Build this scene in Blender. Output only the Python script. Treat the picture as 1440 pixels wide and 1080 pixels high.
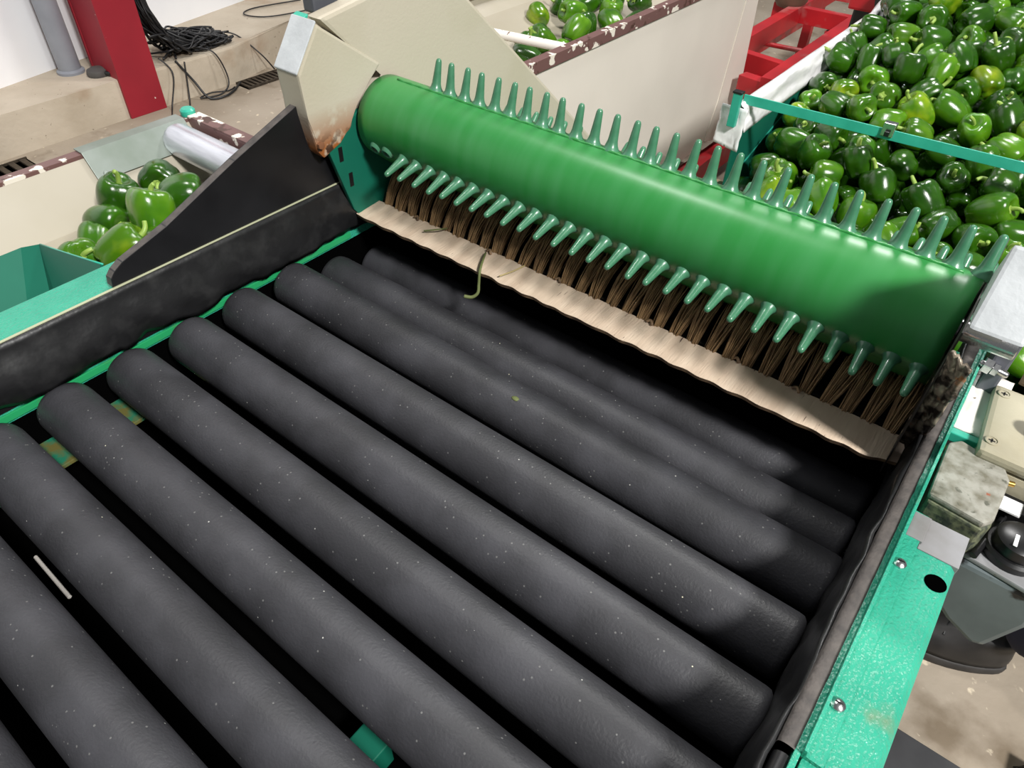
import bpy, bmesh, math, random
from mathutils import Vector, Matrix, Euler, noise
random.seed(7)
S = bpy.context.scene
for o in list(bpy.data.objects): bpy.data.objects.remove(o)
COL = S.collection

# ------------------------------------------------------------------ camera
cd = bpy.data.cameras.new('camera'); cam = bpy.data.objects.new('camera', cd); COL.objects.link(cam)
yaw, pit, rol = -0.6420917, 0.7477576, 0.0311807
fw = Vector((math.sin(yaw)*math.cos(pit), math.cos(yaw)*math.cos(pit), -math.sin(pit)))
r0 = Vector((math.cos(yaw), -math.sin(yaw), 0)); u0 = r0.cross(fw)
rt = r0*math.cos(rol) + u0*math.sin(rol); up = -r0*math.sin(rol) + u0*math.cos(rol)
M = Matrix((rt, up, -fw)).transposed().to_4x4(); M.translation = (0, 0, 1.6)
cam.matrix_world = M
cd.sensor_width = 36; cd.lens = 998/1440*36; cd.clip_start = .02
S.camera = cam

# ------------------------------------------------------------------ world, lamps, exposure
W = bpy.data.worlds.new('world'); S.world = W; W.use_nodes = True
W.node_tree.nodes['Background'].inputs[0].default_value = (.93, .96, 1, 1)
W.node_tree.nodes['Background'].inputs[1].default_value = .13
def area(name, loc, target, sx, sy, power, col=(1, .985, .96)):
    l = bpy.data.lights.new(name, 'AREA'); l.shape = 'RECTANGLE'; l.size = sx; l.size_y = sy; l.energy = power; l.color = col
    o = bpy.data.objects.new(name, l); COL.objects.link(o); o.location = loc
    o.rotation_euler = (Vector(target)-Vector(loc)).to_track_quat('-Z', 'Y').to_euler(); return o
area('hall_lamp_right', (3.3, -.55, 4.9), (-.2, .8, 1), .7, .7, 400)
area('fill_light_ahead', (-.6, 4.6, 5.2), (-.6, 2.2, .8), 1.2, .3, 125)  # unseen fill light added to brighten the hopper side
area('fill_light_wall', (-1.9, 1.5, 5.2), (-4.2, 2.2, .2), .4, 1.2, 70)  # unseen fill light added to brighten the wall and kerb
S.view_settings.view_transform = 'Standard'; S.view_settings.look = 'None'
S.view_settings.exposure = 0.35; S.view_settings.gamma = 1; S.view_settings.use_curve_mapping = False

# ------------------------------------------------------------------ materials
def lin(c): return tuple((v/255/12.92 if v/255 <= .04045 else ((v/255+.055)/1.055)**2.4) for v in c) + (1,)
class NT:
    def __init__(s, name):
        s.m = bpy.data.materials.new(name); s.m.use_nodes = True; s.t = s.m.node_tree; s.b = s.t.nodes['Principled BSDF']
    def n(s, typ, **kw):
        x = s.t.nodes.new(typ)
        for k, v in kw.items():
            if k in x.inputs: x.inputs[k].default_value = v
            else: setattr(x, k, v)
        return x
    def l(s, a, b): s.t.links.new(a, b)
def mat(name, col, rough=.5, metal=0, var=None, vscale=8, vlo=.35, vhi=.65, stretch=None, bump=0, bscale=60, bdet=3, layers=(), spec=None, coat=0, coatr=.1, sss=0, world=False, bvor=False, rvar=0):
    """base colour + noise variation + thresholded layers [(colour, scale, lo, hi, zmin/zmax mask)] + bump"""
    N = NT(name); b = N.b
    b.inputs['Roughness'].default_value = rough; b.inputs['Metallic'].default_value = metal
    if spec is not None: b.inputs['Specular IOR Level'].default_value = spec
    b.inputs['Coat Weight'].default_value = coat; b.inputs['Coat Roughness'].default_value = coatr
    if sss: b.inputs['Subsurface Weight'].default_value = sss; b.inputs['Subsurface Radius'].default_value = (.3, 1, .3); b.inputs['Subsurface Scale'].default_value = .01
    if world: g = N.n('ShaderNodeNewGeometry'); co = g.outputs['Position']
    else: g = N.n('ShaderNodeTexCoord'); co = g.outputs['Object']
    if stretch:
        mp = N.n('ShaderNodeMapping'); mp.inputs['Scale'].default_value = stretch; N.l(co, mp.inputs[0]); co = mp.outputs[0]
    cur = None
    b.inputs['Base Color'].default_value = lin(col)
    def mix(cur, curcol, newcol, fac):
        m = N.n('ShaderNodeMix', data_type='RGBA'); N.l(fac, m.inputs[0])
        if cur is None: m.inputs[6].default_value = lin(curcol)
        else: N.l(cur, m.inputs[6])
        m.inputs[7].default_value = lin(newcol); return m.outputs[2]
    def thr(scale, lo, hi, det=5, off=0):
        x = N.n('ShaderNodeTexNoise'); x.inputs['Scale'].default_value = scale; x.inputs['Detail'].default_value = det
        if off:
            a = N.n('ShaderNodeVectorMath', operation='ADD'); N.l(co, a.inputs[0]); a.inputs[1].default_value = (off, off*.7, off*1.3); N.l(a.outputs[0], x.inputs[0])
        else: N.l(co, x.inputs[0])
        r = N.n('ShaderNodeMapRange'); r.inputs[1].default_value = lo; r.inputs[2].default_value = hi; N.l(x.outputs[0], r.inputs[0]); return r.outputs[0]
    if var: cur = mix(cur, col, var, thr(vscale, vlo, vhi))
    for i, L in enumerate(layers):
        c, sc, lo, hi = L[:4]; f = thr(sc, lo, hi, 6, 3.1*(i+1))
        if len(L) > 4:                      # band mask along world axis: (axis, from, to) -> 0..1
            ax, a0, a1 = L[4]
            gg = N.n('ShaderNodeNewGeometry'); sp = N.n('ShaderNodeSeparateXYZ'); N.l(gg.outputs['Position'], sp.inputs[0])
            r = N.n('ShaderNodeMapRange'); r.inputs[1].default_value = a0; r.inputs[2].default_value = a1; N.l(sp.outputs[ax], r.inputs[0])
            mu = N.n('ShaderNodeMath', operation='MULTIPLY'); N.l(f, mu.inputs[0]); N.l(r.outputs[0], mu.inputs[1]); f = mu.outputs[0]
        cur = mix(cur, col, c, f)
    if cur is not None: N.l(cur, b.inputs['Base Color'])
    if rvar:
        x = N.n('ShaderNodeTexNoise'); x.inputs['Scale'].default_value = 14; x.inputs['Detail'].default_value = 4; N.l(co, x.inputs[0])
        r = N.n('ShaderNodeMapRange'); r.inputs[1].default_value = .3; r.inputs[2].default_value = .7; r.inputs[3].default_value = rough-rvar; r.inputs[4].default_value = rough+rvar
        N.l(x.outputs[0], r.inputs[0]); N.l(r.outputs[0], b.inputs['Roughness'])
    if bump:
        if bvor: x = N.n('ShaderNodeTexVoronoi', feature='SMOOTH_F1'); x.inputs['Scale'].default_value = bscale
        else: x = N.n('ShaderNodeTexNoise'); x.inputs['Scale'].default_value = bscale; x.inputs['Detail'].default_value = bdet
        N.l(co, x.inputs[0])
        bp = N.n('ShaderNodeBump'); bp.inputs['Strength'].default_value = 1; bp.inputs['Distance'].default_value = bump; N.l(x.outputs[0], bp.inputs['Height']); N.l(bp.outputs[0], b.inputs['Normal'])
    return N.m
def speck_mat(name, col, col2, rough):
    N = NT(name); b = N.b; b.inputs['Roughness'].default_value = rough
    g = N.n('ShaderNodeNewGeometry'); co = g.outputs['Position']
    n1 = N.n('ShaderNodeTexNoise'); n1.inputs['Scale'].default_value = 13; n1.inputs['Detail'].default_value = 6; N.l(co, n1.inputs[0])
    r1 = N.n('ShaderNodeMapRange'); r1.inputs[1].default_value = .38; r1.inputs[2].default_value = .66; N.l(n1.outputs[0], r1.inputs[0])
    m = N.n('ShaderNodeMix', data_type='RGBA'); m.inputs[6].default_value = lin(col); m.inputs[7].default_value = lin(col2); N.l(r1.outputs[0], m.inputs[0])
    cur = m.outputs[2]
    for sc, rad, keep, c in ((100, .085, .955, (165, 165, 160)), (190, .20, .92, (96, 96, 95)), (45, .035, .92, (200, 196, 172))):
        v = N.n('ShaderNodeTexVoronoi'); v.inputs['Scale'].default_value = sc; N.l(co, v.inputs[0])
        s = N.n('ShaderNodeMath', operation='LESS_THAN'); N.l(v.outputs['Distance'], s.inputs[0]); s.inputs[1].default_value = rad
        sp = N.n('ShaderNodeSeparateColor'); N.l(v.outputs['Color'], sp.inputs[0])
        k = N.n('ShaderNodeMath', operation='GREATER_THAN'); N.l(sp.outputs[0], k.inputs[0]); k.inputs[1].default_value = keep
        mu = N.n('ShaderNodeMath', operation='MULTIPLY'); N.l(s.outputs[0], mu.inputs[0]); N.l(k.outputs[0], mu.inputs[1])
        m = N.n('ShaderNodeMix', data_type='RGBA'); N.l(mu.outputs[0], m.inputs[0]); N.l(cur, m.inputs[6]); m.inputs[7].default_value = lin(c); cur = m.outputs[2]
    N.l(cur, b.inputs['Base Color'])
    x = N.n('ShaderNodeTexNoise'); x.inputs['Scale'].default_value = 300; N.l(co, x.inputs[0])
    bp = N.n('ShaderNodeBump'); bp.inputs['Distance'].default_value = .0004; N.l(x.outputs[0], bp.inputs['Height']); N.l(bp.outputs[0], b.inputs['Normal'])
    return N.m
m_roller = speck_mat('black_rubber_sleeve', (44, 44, 47), (59, 59, 63), .5)
m_skirt = mat('black_rubber_skirt', (24, 24, 25), .38, var=(48, 48, 48), vscale=30, vlo=.5, vhi=.9, bump=.0015, bscale=35, world=True)
m_wing = mat('black_rubber_sheet', (13, 13, 15), .35, var=(26, 26, 28), vscale=9, world=True)
m_edge = mat('grey_rubber_edge', (88, 82, 78), .75, var=(66, 62, 60), vscale=60, bump=.0008, bscale=250, world=True)
m_teal = mat('teal_hammer_paint', (42, 146, 120), .34, var=(52, 158, 130), vscale=20, bump=.0016, bscale=260, bdet=1.5, world=True, layers=[((120, 120, 88), 11, .66, .76)])
m_tealp = mat('teal_flat_paint', (12, 88, 70), .5, var=(16, 96, 76), spec=.3, vscale=7, world=True)
m_tealb = mat('bright_green_rail_paint', (38, 150, 92), .3, var=(80, 120, 60), vscale=16, vlo=.6, vhi=.7, world=True)
m_ledge = mat('dirty_teal_ledge', (34, 110, 84), .5, var=(96, 92, 48), vscale=40, vlo=.45, vhi=.6, world=True)
m_bar = mat('teal_bar_paint', (44, 158, 134), .35, var=(54, 170, 146), vscale=20)
m_belt = mat('green_pvc_belt', (38, 124, 54), .36, var=(52, 130, 68), vscale=5, coat=.12, coatr=.25, sss=.12, world=True, stretch=(9, 1, 1))
m_finger = mat('green_pvc_finger', (58, 112, 82), .34, var=(70, 124, 94), vscale=60, coat=.2, sss=.1)
m_cream = mat('cream_machine_paint', (188, 180, 164), .45, var=(178, 170, 150), vscale=4, bump=.0003, bscale=220, world=True, layers=[((140, 84, 40), 38, .34, .48, (2, 1.175, 1.115)), ((60, 40, 28), 60, .52, .58, (2, 1.14, 1.11)), ((96, 92, 84), 55, .72, .76)])
m_creamp = mat('cream_panel_paint', (184, 175, 158), .5, var=(170, 162, 138), vscale=3.2, vlo=.5, vhi=.75, bump=.0003, bscale=220, world=True)
m_white = mat('white_guard_paint', (194, 198, 200), .4, var=(180, 184, 186), vscale=30, bump=.0006, bscale=120, world=True)
m_board = mat('worn_cream_plate', (214, 194, 172), .6, var=(196, 174, 152), vscale=3, stretch=(14, 1.2, 1), layers=[((74, 52, 48), 20, .69, .73)], bump=.0008, bscale=30, world=True)
m_boarde = mat('plate_worn_edge', (150, 122, 92), .7, var=(88, 70, 54), vscale=60, world=True)
m_bristle = mat('brown_bristle', (166, 136, 96), .55, var=(104, 78, 50), vscale=25)
m_dark = mat('greasy_black_steel', (22, 20, 19), .55, var=(40, 34, 28), vscale=30, world=True)
m_gapshade = mat('gap_shade_black', (4, 4, 4), 1, spec=0)  # near-black without gloss, paints the shade inside the machine
m_grime = mat('grimy_steel', (150, 138, 122), .35, metal=.3, var=(40, 32, 26), vscale=55, vlo=.42, vhi=.56, bump=.002, bscale=60, world=True, layers=[((176, 120, 76), 40, .62, .68)])
m_steel = mat('bright_steel', (205, 205, 205), .22, metal=1, bump=.0002, bscale=200)
m_plate = mat('dull_zinc_plate', (124, 134, 124), .42, metal=.3, var=(142, 150, 144), vscale=12, world=True)
m_alu = mat('aluminium_tube', (214, 216, 224), .28, metal=.55, stretch=(1, 8, 8), var=(190, 192, 200), vscale=10)
m_bin = mat('cream_bin_paint', (226, 218, 206), .5, var=(214, 206, 194), vscale=2, world=True)
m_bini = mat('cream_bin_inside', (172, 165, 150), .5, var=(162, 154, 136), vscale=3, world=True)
m_rim = mat('chipped_brown_rim', (108, 78, 74), .45, var=(228, 220, 206), vscale=19, vlo=.57, vhi=.585, world=True, layers=[((74, 50, 42), 30, .62, .66)])
m_pipew = mat('white_pipe_paint', (236, 230, 222), .4, var=(120, 96, 82), vscale=45, vlo=.66, vhi=.68, world=True)
m_red = mat('red_frame_paint', (186, 30, 38), .4, var=(160, 26, 34), vscale=4, world=True, layers=[((168, 112, 108), 6, .56, .74)])
m_redc = mat('red_column_paint', (150, 26, 42), .5, var=(138, 22, 38), vscale=4, world=True, layers=[((214, 190, 180), 26, .73, .75)])
m_conc = mat('pale_concrete', (192, 180, 162), .85, var=(172, 159, 140), vscale=3, world=True, bump=.006, bscale=14, bdet=8, layers=[((150, 124, 98), 2.3, .6, .75), ((118, 104, 88), 40, .7, .74)])
m_floor = mat('worn_concrete_floor', (168, 156, 140), .75, var=(146, 133, 116), vscale=2.2, world=True, bump=.003, bscale=22, bdet=8, layers=[((120, 106, 88), 5, .58, .72), ((210, 196, 172), 30, .66, .74)])
m_wall = mat('white_wall_paint', (238, 238, 240), .7, var=(228, 229, 233), vscale=1.6, world=True)
m_pipe = mat('grey_pvc_pipe', (142, 146, 154), .45, var=(132, 136, 144), vscale=8)
m_cable = mat('black_cable', (26, 26, 28), .45)
m_grate = mat('rusty_grate', (76, 66, 54), .6, metal=.3, var=(48, 40, 32), vscale=40)
m_holeshade = mat('hole_shade_black', (2, 2, 2), 1, spec=0)  # flat black that paints the shade inside holes
m_liner = mat('white_plastic_sheet', (232, 230, 230), .32, var=(220, 218, 220), vscale=8, world=True, bump=.004, bscale=22, bdet=2)
m_cbox = mat('grey_beige_plastic', (170, 164, 142), .42, var=(156, 148, 124), vscale=14, bump=.0002, bscale=300)
m_cast = mat('corroded_cast_lid', (150, 148, 138), .6, var=(104, 100, 84), vscale=70, vlo=.42, vhi=.72, world=True, bump=.001, bscale=110, layers=[((140, 78, 52), 45, .72, .75), ((84, 84, 72), 90, .62, .70)])
m_castd = mat('corroded_cast_side', (104, 108, 82), .65, var=(48, 54, 48), vscale=130, vlo=.38, vhi=.62, world=True, bump=.001, bscale=90)
m_gprim = mat('grey_primer', (138, 138, 140), .5, var=(118, 116, 114), vscale=22, world=True, layers=[((92, 84, 70), 40, .66, .72)])
m_gear = mat('grey_gear_paint', (104, 112, 114), .3, var=(88, 96, 98), vscale=18, world=True, layers=[((22, 22, 22), 15, .66, .7)])
m_black = mat('black_plastic', (18, 18, 19), .35)
m_paper = mat('white_sticker', (236, 236, 236), .6)
m_brass = mat('brass', (200, 160, 80), .3, metal=.9)
m_shoe = mat('black_shoe_leather', (30, 29, 29), .5, var=(44, 42, 41), vscale=20)
m_sole = mat('dark_shoe_sole', (58, 55, 53), .7, var=(44, 42, 40), vscale=30)
m_navy = mat('navy_trousers', (40, 42, 62), .8, var=(32, 34, 52), vscale=20)
m_mat = mat('black_floor_mat', (46, 46, 48), .8, var=(58, 58, 60), vscale=12, world=True)
m_rust = mat('rusty_hole', (120, 78, 50), .7)
m_leaf = mat('dry_leaf', (96, 104, 60), .7)
m_stem = mat('pepper_stem', (124, 158, 62), .45, var=(150, 172, 84), vscale=40)
def pepper_mat(name, a, b, lo, hi):
    N = NT(name); p = N.b; p.inputs['Roughness'].default_value = .17; p.inputs['Coat Weight'].default_value = .35; p.inputs['Coat Roughness'].default_value = .06
    tc = N.n('ShaderNodeTexCoord'); oi = N.n('ShaderNodeObjectInfo')
    ad = N.n('ShaderNodeVectorMath', operation='ADD'); N.l(tc.outputs['Object'], ad.inputs[0]); sc = N.n('ShaderNodeVectorMath', operation='SCALE'); sc.inputs[0].default_value = (7, 3, 5); N.l(oi.outputs['Random'], sc.inputs['Scale']); N.l(sc.outputs[0], ad.inputs[1])
    x = N.n('ShaderNodeTexNoise'); x.inputs['Scale'].default_value = .9; x.inputs['Detail'].default_value = 2; N.l(ad.outputs[0], x.inputs[0])
    r = N.n('ShaderNodeMapRange'); r.inputs[1].default_value = lo; r.inputs[2].default_value = hi; N.l(x.outputs[0], r.inputs[0])
    m = N.n('ShaderNodeMix', data_type='RGBA'); m.inputs[6].default_value = lin(a); m.inputs[7].default_value = lin(b); N.l(r.outputs[0], m.inputs[0])
    hs = N.n('ShaderNodeHueSaturation'); N.l(m.outputs[2], hs.inputs['Color'])
    r2 = N.n('ShaderNodeMapRange'); r2.inputs[3].default_value = .75; r2.inputs[4].default_value = 1.3; N.l(oi.outputs['Random'], r2.inputs[0]); N.l(r2.outputs[0], hs.inputs['Value'])
    N.l(hs.outputs[0], p.inputs['Base Color'])
    x2 = N.n('ShaderNodeTexNoise'); x2.inputs['Scale'].default_value = 45; N.l(tc.outputs['Object'], x2.inputs[0])
    bp = N.n('ShaderNodeBump'); bp.inputs['Distance'].default_value = .0002; N.l(x2.outputs[0], bp.inputs['Height']); N.l(bp.outputs[0], p.inputs['Normal'])
    return N.m
m_pep = [pepper_mat('pepper_green_dark', (30, 68, 6), (48, 92, 12), .35, .7), pepper_mat('pepper_green_mid', (50, 98, 10), (82, 126, 20), .35, .7), pepper_mat('pepper_green_yellow', (66, 108, 12), (138, 158, 26), .42, .75)]

# ------------------------------------------------------------------ helpers
def setp(o, parent):
    if parent is not None:
        o.parent = parent; o.matrix_parent_inverse = parent.matrix_basis.inverted() if parent.parent is None else (parent.parent.matrix_basis @ parent.matrix_parent_inverse @ parent.matrix_basis).inverted()
    return o
def tag(o, label=None, cat=None, group=None, kind=None):
    if label: o['label'] = label
    if cat: o['category'] = cat
    if group: o['group'] = group
    if kind: o['kind'] = kind
    return o
def thing(name, loc, label, cat, group=None):
    o = bpy.data.objects.new(name, None); COL.objects.link(o); o.location = loc; o.empty_display_size = .05
    o.matrix_basis = Matrix.Translation(loc)
    return tag(o, label, cat, group)
def mk(name, bm, m, parent=None, smooth=False, sub=0):
    bmesh.ops.recalc_face_normals(bm, faces=bm.faces)
    me = bpy.data.meshes.new(name); bm.to_mesh(me); bm.free()
    ms = m if isinstance(m, (list, tuple)) else [m]
    for x in ms: me.materials.append(x)
    if smooth: me.shade_smooth()
    o = bpy.data.objects.new(name, me); COL.objects.link(o)
    if sub: md = o.modifiers.new('sub', 'SUBSURF'); md.levels = md.render_levels = sub
    return setp(o, parent)
def autosmooth(o, ang=40):
    me = o.data; me.shade_smooth()
    bm = bmesh.new(); bm.from_mesh(me)
    for e in bm.edges:
        if len(e.link_faces) == 2 and e.calc_face_angle() > math.radians(ang): e.smooth = False
    bm.to_mesh(me); bm.free(); return o
def bev(bm, w, seg=2):
    if w: bmesh.ops.bevel(bm, geom=list(bm.edges), offset=w, segments=seg, affect='EDGES', profile=.6)
def box(name, x0, x1, y0, y1, z0, z1, m, parent=None, b=.0015):
    bm = bmesh.new(); bmesh.ops.create_cube(bm, size=1)
    bmesh.ops.transform(bm, matrix=Matrix.Translation(((x0+x1)/2, (y0+y1)/2, (z0+z1)/2)) @ Matrix.Diagonal((x1-x0, y1-y0, z1-z0, 1)), verts=bm.verts)
    bev(bm, b); return mk(name, bm, m, parent)
AX = {'x': lambda a, p: (a, p[0], p[1]), 'y': lambda a, p: (p[0], a, p[1]), 'z': lambda a, p: (p[0], p[1], a)}
def prism(name, pts, ax, a0, a1, m, parent=None, b=.0015, edge=None):
    """outline in the two other axes, extruded from a0 to a1"""
    bm = bmesh.new(); f = AX[ax]
    v0 = [bm.verts.new(f(a0, p)) for p in pts]; v1 = [bm.verts.new(f(a1, p)) for p in pts]
    bm.faces.new(v0); bm.faces.new(v1[::-1]); n = len(pts)
    for i in range(n):
        q = bm.faces.new((v0[i], v0[(i+1) % n], v1[(i+1) % n], v1[i]))
        if edge: q.material_index = 1
    bev(bm, b); return mk(name, bm, [m, edge] if edge else m, parent)
def lathe(name, prof, m, parent=None, seg=20, M=None, smooth=True):
    """prof = [(r, z)] turned about local Z"""
    bm = bmesh.new(); rings = []
    for r, z in prof:
        if r < 1e-6: rings.append([bm.verts.new((0, 0, z))])
        else: rings.append([bm.verts.new((r*math.cos(2*math.pi*i/seg), r*math.sin(2*math.pi*i/seg), z)) for i in range(seg)])
    for a, b2 in zip(rings, rings[1:]):
        for i in range(seg):
            j = (i+1) % seg
            vs = [a[i % len(a)], a[j % len(a)], b2[j % len(b2)], b2[i % len(b2)]]
            u = []
            for v in vs:
                if v not in u: u.append(v)
            if len(u) > 2: bm.faces.new(u)
    if M is not None: bmesh.ops.transform(bm, matrix=M, verts=bm.verts)
    o = mk(name, bm, m, parent)
    return autosmooth(o) if smooth else o
def along(p0, p1):
    p0, p1 = Vector(p0), Vector(p1)
    return Matrix.Translation(p0) @ (p1-p0).to_track_quat('Z', 'X').to_matrix().to_4x4(), (p1-p0).length
def rod(name, p0, p1, r, m, parent=None, seg=16, c=.1):
    Mx, L = along(p0, p1); e = r*c
    return lathe(name, [(0, 0), (r-e, 0), (r, e), (r, L-e), (r-e, L), (0, L)], m, parent, seg, Mx)
def tube_bm(bm, pts, r, seg=6, r1=None):
    pts = [Vector(p) for p in pts]; rings = []; n = len(pts)
    t = (pts[1]-pts[0]).normalized(); a = t.orthogonal().normalized()
    for i, p in enumerate(pts):
        t2 = (pts[min(i+1, n-1)]-pts[max(i-1, 0)])
        if t2.length > 1e-9: t = t2.normalized()
        a = (a-t*a.dot(t)).normalized(); b = t.cross(a); rr = r if r1 is None else r+(r1-r)*i/(n-1)
        rings.append([bm.verts.new(p+(a*math.cos(2*math.pi*k/seg)+b*math.sin(2*math.pi*k/seg))*rr) for k in range(seg)])
    for A, B in zip(rings, rings[1:]):
        for k in range(seg): bm.faces.new((A[k], A[(k+1) % seg], B[(k+1) % seg], B[k]))
    bm.faces.new(rings[0][::-1]); bm.faces.new(rings[-1])
def smoothpath(ctrl, n=8):
    c = [Vector(p) for p in ctrl]; out = []
    for i in range(len(c)-1):
        p0, p1, p2, p3 = c[max(i-1, 0)], c[i], c[i+1], c[min(i+2, len(c)-1)]
        for k in range(n):
            t = k/n; out.append(.5*((2*p1)+(p2-p0)*t+(2*p0-5*p1+4*p2-p3)*t*t+(3*p1-p0-3*p2+p3)*t**3))
    return out+[c[-1]]
def tube(name, ctrl, r, m, parent=None, n=8, seg=8, r1=None):
    bm = bmesh.new(); tube_bm(bm, smoothpath(ctrl, n), r, seg, r1); return mk(name, bm, m, parent, True)
def grid(name, fn, nu, nv, m, parent=None, thick=0, off=-1, smooth=True):
    bm = bmesh.new(); V = [[bm.verts.new(fn(i/nu, j/nv)) for j in range(nv+1)] for i in range(nu+1)]
    for i in range(nu):
        for j in range(nv): bm.faces.new((V[i][j], V[i+1][j], V[i+1][j+1], V[i][j+1]))
    o = mk(name, bm, m, parent, smooth)
    if thick:
        md = o.modifiers.new('solid', 'SOLIDIFY'); md.thickness = thick; md.offset = off
    return o
def copyto(src, parent, Mx, name=None):
    c = src.copy(); COL.objects.link(c); c.parent = parent; c.matrix_parent_inverse = parent.matrix_basis.inverted(); c.matrix_basis = Mx; return c
def nz(*p): return noise.noise(Vector(p))

# ------------------------------------------------------------------ the hall
box('floor', -7, 6, -4, 9, -.1, 0, m_floor, b=0); tag(bpy.data.objects['floor'], kind='structure')
w = prism('wall_left', [(-4.02, .3), (-4.9, 4.2), (-5.6, 7.2), (-5.8, 7.2), (-5.1, 4.2), (-4.22, .3), (-3.6, -3), (-3.4, -3)][::-1], 'z', .18, 4.5, m_wall, b=0); tag(w, kind='structure')
pl = prism('trim_1', [(-3.86, -3), (-3.92, 1.6), (-3.93, 2.45), (-4.12, 3.1), (-4.3, 7.2), (-5.8, 7.2), (-5.1, 4.2), (-4.25, .3), (-4.1, -3)], 'z', -.02, .2, m_conc, b=.012); tag(pl, 'pale rough concrete kerb at the foot of the white wall', kind='structure')
# red steel column: H section standing flush with the kerb
t = thing('steel_column', (-4.0, 1.84, 0), 'red painted steel column with black cables hanging beside it', 'column')
prism('flange', [(-3.905, 1.735), (-3.905, 1.945), (-3.925, 1.945), (-3.925, 1.735)], 'z', 0, 4.4, m_redc, t, .002)
prism('flange', [(-4.15, 1.735), (-4.15, 1.945), (-4.17, 1.945), (-4.17, 1.735)], 'z', .2, 4.4, m_redc, t, .002)
box('web', -4.15, -3.925, 1.738, 1.752, .2, 4.4, m_redc, t)
t = thing('drain_pipe', (-4.205, 1.64, .2), 'grey plastic pipe rising along the white wall beside the red column', 'pipe')
rod('pipe', (-4.205, 1.64, .2), (-4.205, 1.64, 4.3), .055, m_pipe, t, 28, .05)
lathe('collar', [(.055, .2), (.068, .2), (.068, .212), (.056, .222)], m_pipe, t, 28, Matrix.Translation((-4.205, 1.64, 0)))
t = thing('pipe_cap', (-4.06, 1.70, .2), 'flat grey rubber cap lying at the foot of the grey pipe', 'cap')
lathe('body', [(0, 0), (.05, 0), (.055, .012), (.05, .03), (.03, .04), (0, .042)], mat('dark_grey_rubber', (78, 76, 74), .6), t, 20, Matrix.Translation((-4.06, 1.71, .2)))
rod('nozzle', (-4.03, 1.72, .215), (-3.99, 1.745, .215), .012, m_black, t, 10)
# cables
bm = bmesh.new(); rnd = random.Random(3)
for i in range(60):
    y0 = 1.97+rnd.random()*.05; x0 = -4.12+rnd.random()*.14
    p = [(x0, y0, .95+.1*rnd.random()), (x0+.01, y0+.01, .55), (x0+.02, y0+.02+.04*rnd.random(), .38+.05*rnd.random())]
    y = y0+.05; sgn = 1
    for k in range(rnd.randint(3, 7)):
        y += sgn*rnd.uniform(.06, .16)
        if y > 2.38: sgn = -1
        if y < 2.02: sgn = 1
        p.append((-4.08+rnd.uniform(-.1, .16)-.1*(y-2.0), y, .21+rnd.random()*max(.03, .15-.25*(y-2.0))))
    tube_bm(bm, smoothpath(p, 6), .0055, 5)
o = mk('cable_tangle', bm, m_cable, None, True); tag(o, 'thick tangle of black cables heaped on the kerb beside the red column', 'cables', kind='stuff')
for lab, pts in (('thin black cable curving from the tangle to the drain grate', [(-4.05, 2.25, .25), (-4.1, 2.42, .24), (-4.05, 2.55, .22), (-3.93, 2.62, .12), (-3.90, 2.68, .02)]),
                 ('black cable looping down the kerb to the far bin corner', [(-3.95, 2.0, .24), (-3.90, 2.03, .16), (-3.86, 1.95, .012), (-3.72, 1.86, .008), (-3.62, 1.80, .008), (-3.58, 1.85, .008), (-3.7, 1.95, .008), (-3.86, 2.06, .01), (-3.91, 2.12, .2)]),
                 ('black cable with a double loop drooping over the kerb edge', [(-4.0, 2.2, .24), (-3.9, 2.3, .21), (-3.86, 2.33, .06), (-3.83, 2.25, .01), (-3.86, 2.13, .01), (-3.86, 2.2, .02), (-3.84, 2.3, .01), (-3.86, 2.36, .01)]),
                 ('thick black cable end lying beside the drain grate', [(-3.93, 2.08, .21), (-3.885, 2.13, .1), (-3.82, 2.16, .012), (-3.78, 2.24, .012), (-3.82, 2.33, .012), (-3.86, 2.38, .012), (-3.89, 2.42, .012)]),
                 ('thin dark cable loop high on the kerb far from the column', [(-4.35, 3.3, .21), (-4.42, 2.98, .21), (-4.36, 2.85, .21), (-4.22, 2.9, .21), (-4.15, 3.1, .21), (-4.12, 3.4, .21)])):
    tag(tube('cable', pts, .0042 if 'thick' not in lab else .0065, m_cable), lab, 'cable')
def grate(x0, x1, y0, y1, n, lab):
    t = thing('drain_grate', ((x0+x1)/2, (y0+y1)/2, 0), lab, 'grate')
    box('channel', x0, x1, y0, y1, .0005, .003, m_holeshade, t, 0)  # black sheet on the floor paints the shade inside the drain
    for a, b2 in ((x0-.008, x0), (x1, x1+.008)): box('edge_bar', a, b2, y0, y1, .001, .014, m_grate, t, 0)
    first = None
    for i in range(n):
        yy = y0+(y1-y0)*(i+.5)/n; s = (y1-y0)/n*.25
        if first is None: first = box('bar', x0, x1, yy-s, yy+s, .003, .012, m_grate, t, 0); y00 = yy
        else: copyto(first, t, Matrix.Translation((0, yy-y00, 0)))
grate(-3.90, -3.79, 2.40, 3.3, 28, 'rusty slotted drain grate in the floor at the foot of the kerb')
grate(-3.84, -3.72, -.1, 1.15, 24, 'dark drain grate along the kerb behind the cream bin rim')

# ------------------------------------------------------------------ roller table
ROOT = thing('roller_table', (-.42, .3, 0), 'teal steel frame of the black roller table with rubber side skirts', 'conveyor')
RY0, RY1 = -.35, .95
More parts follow.
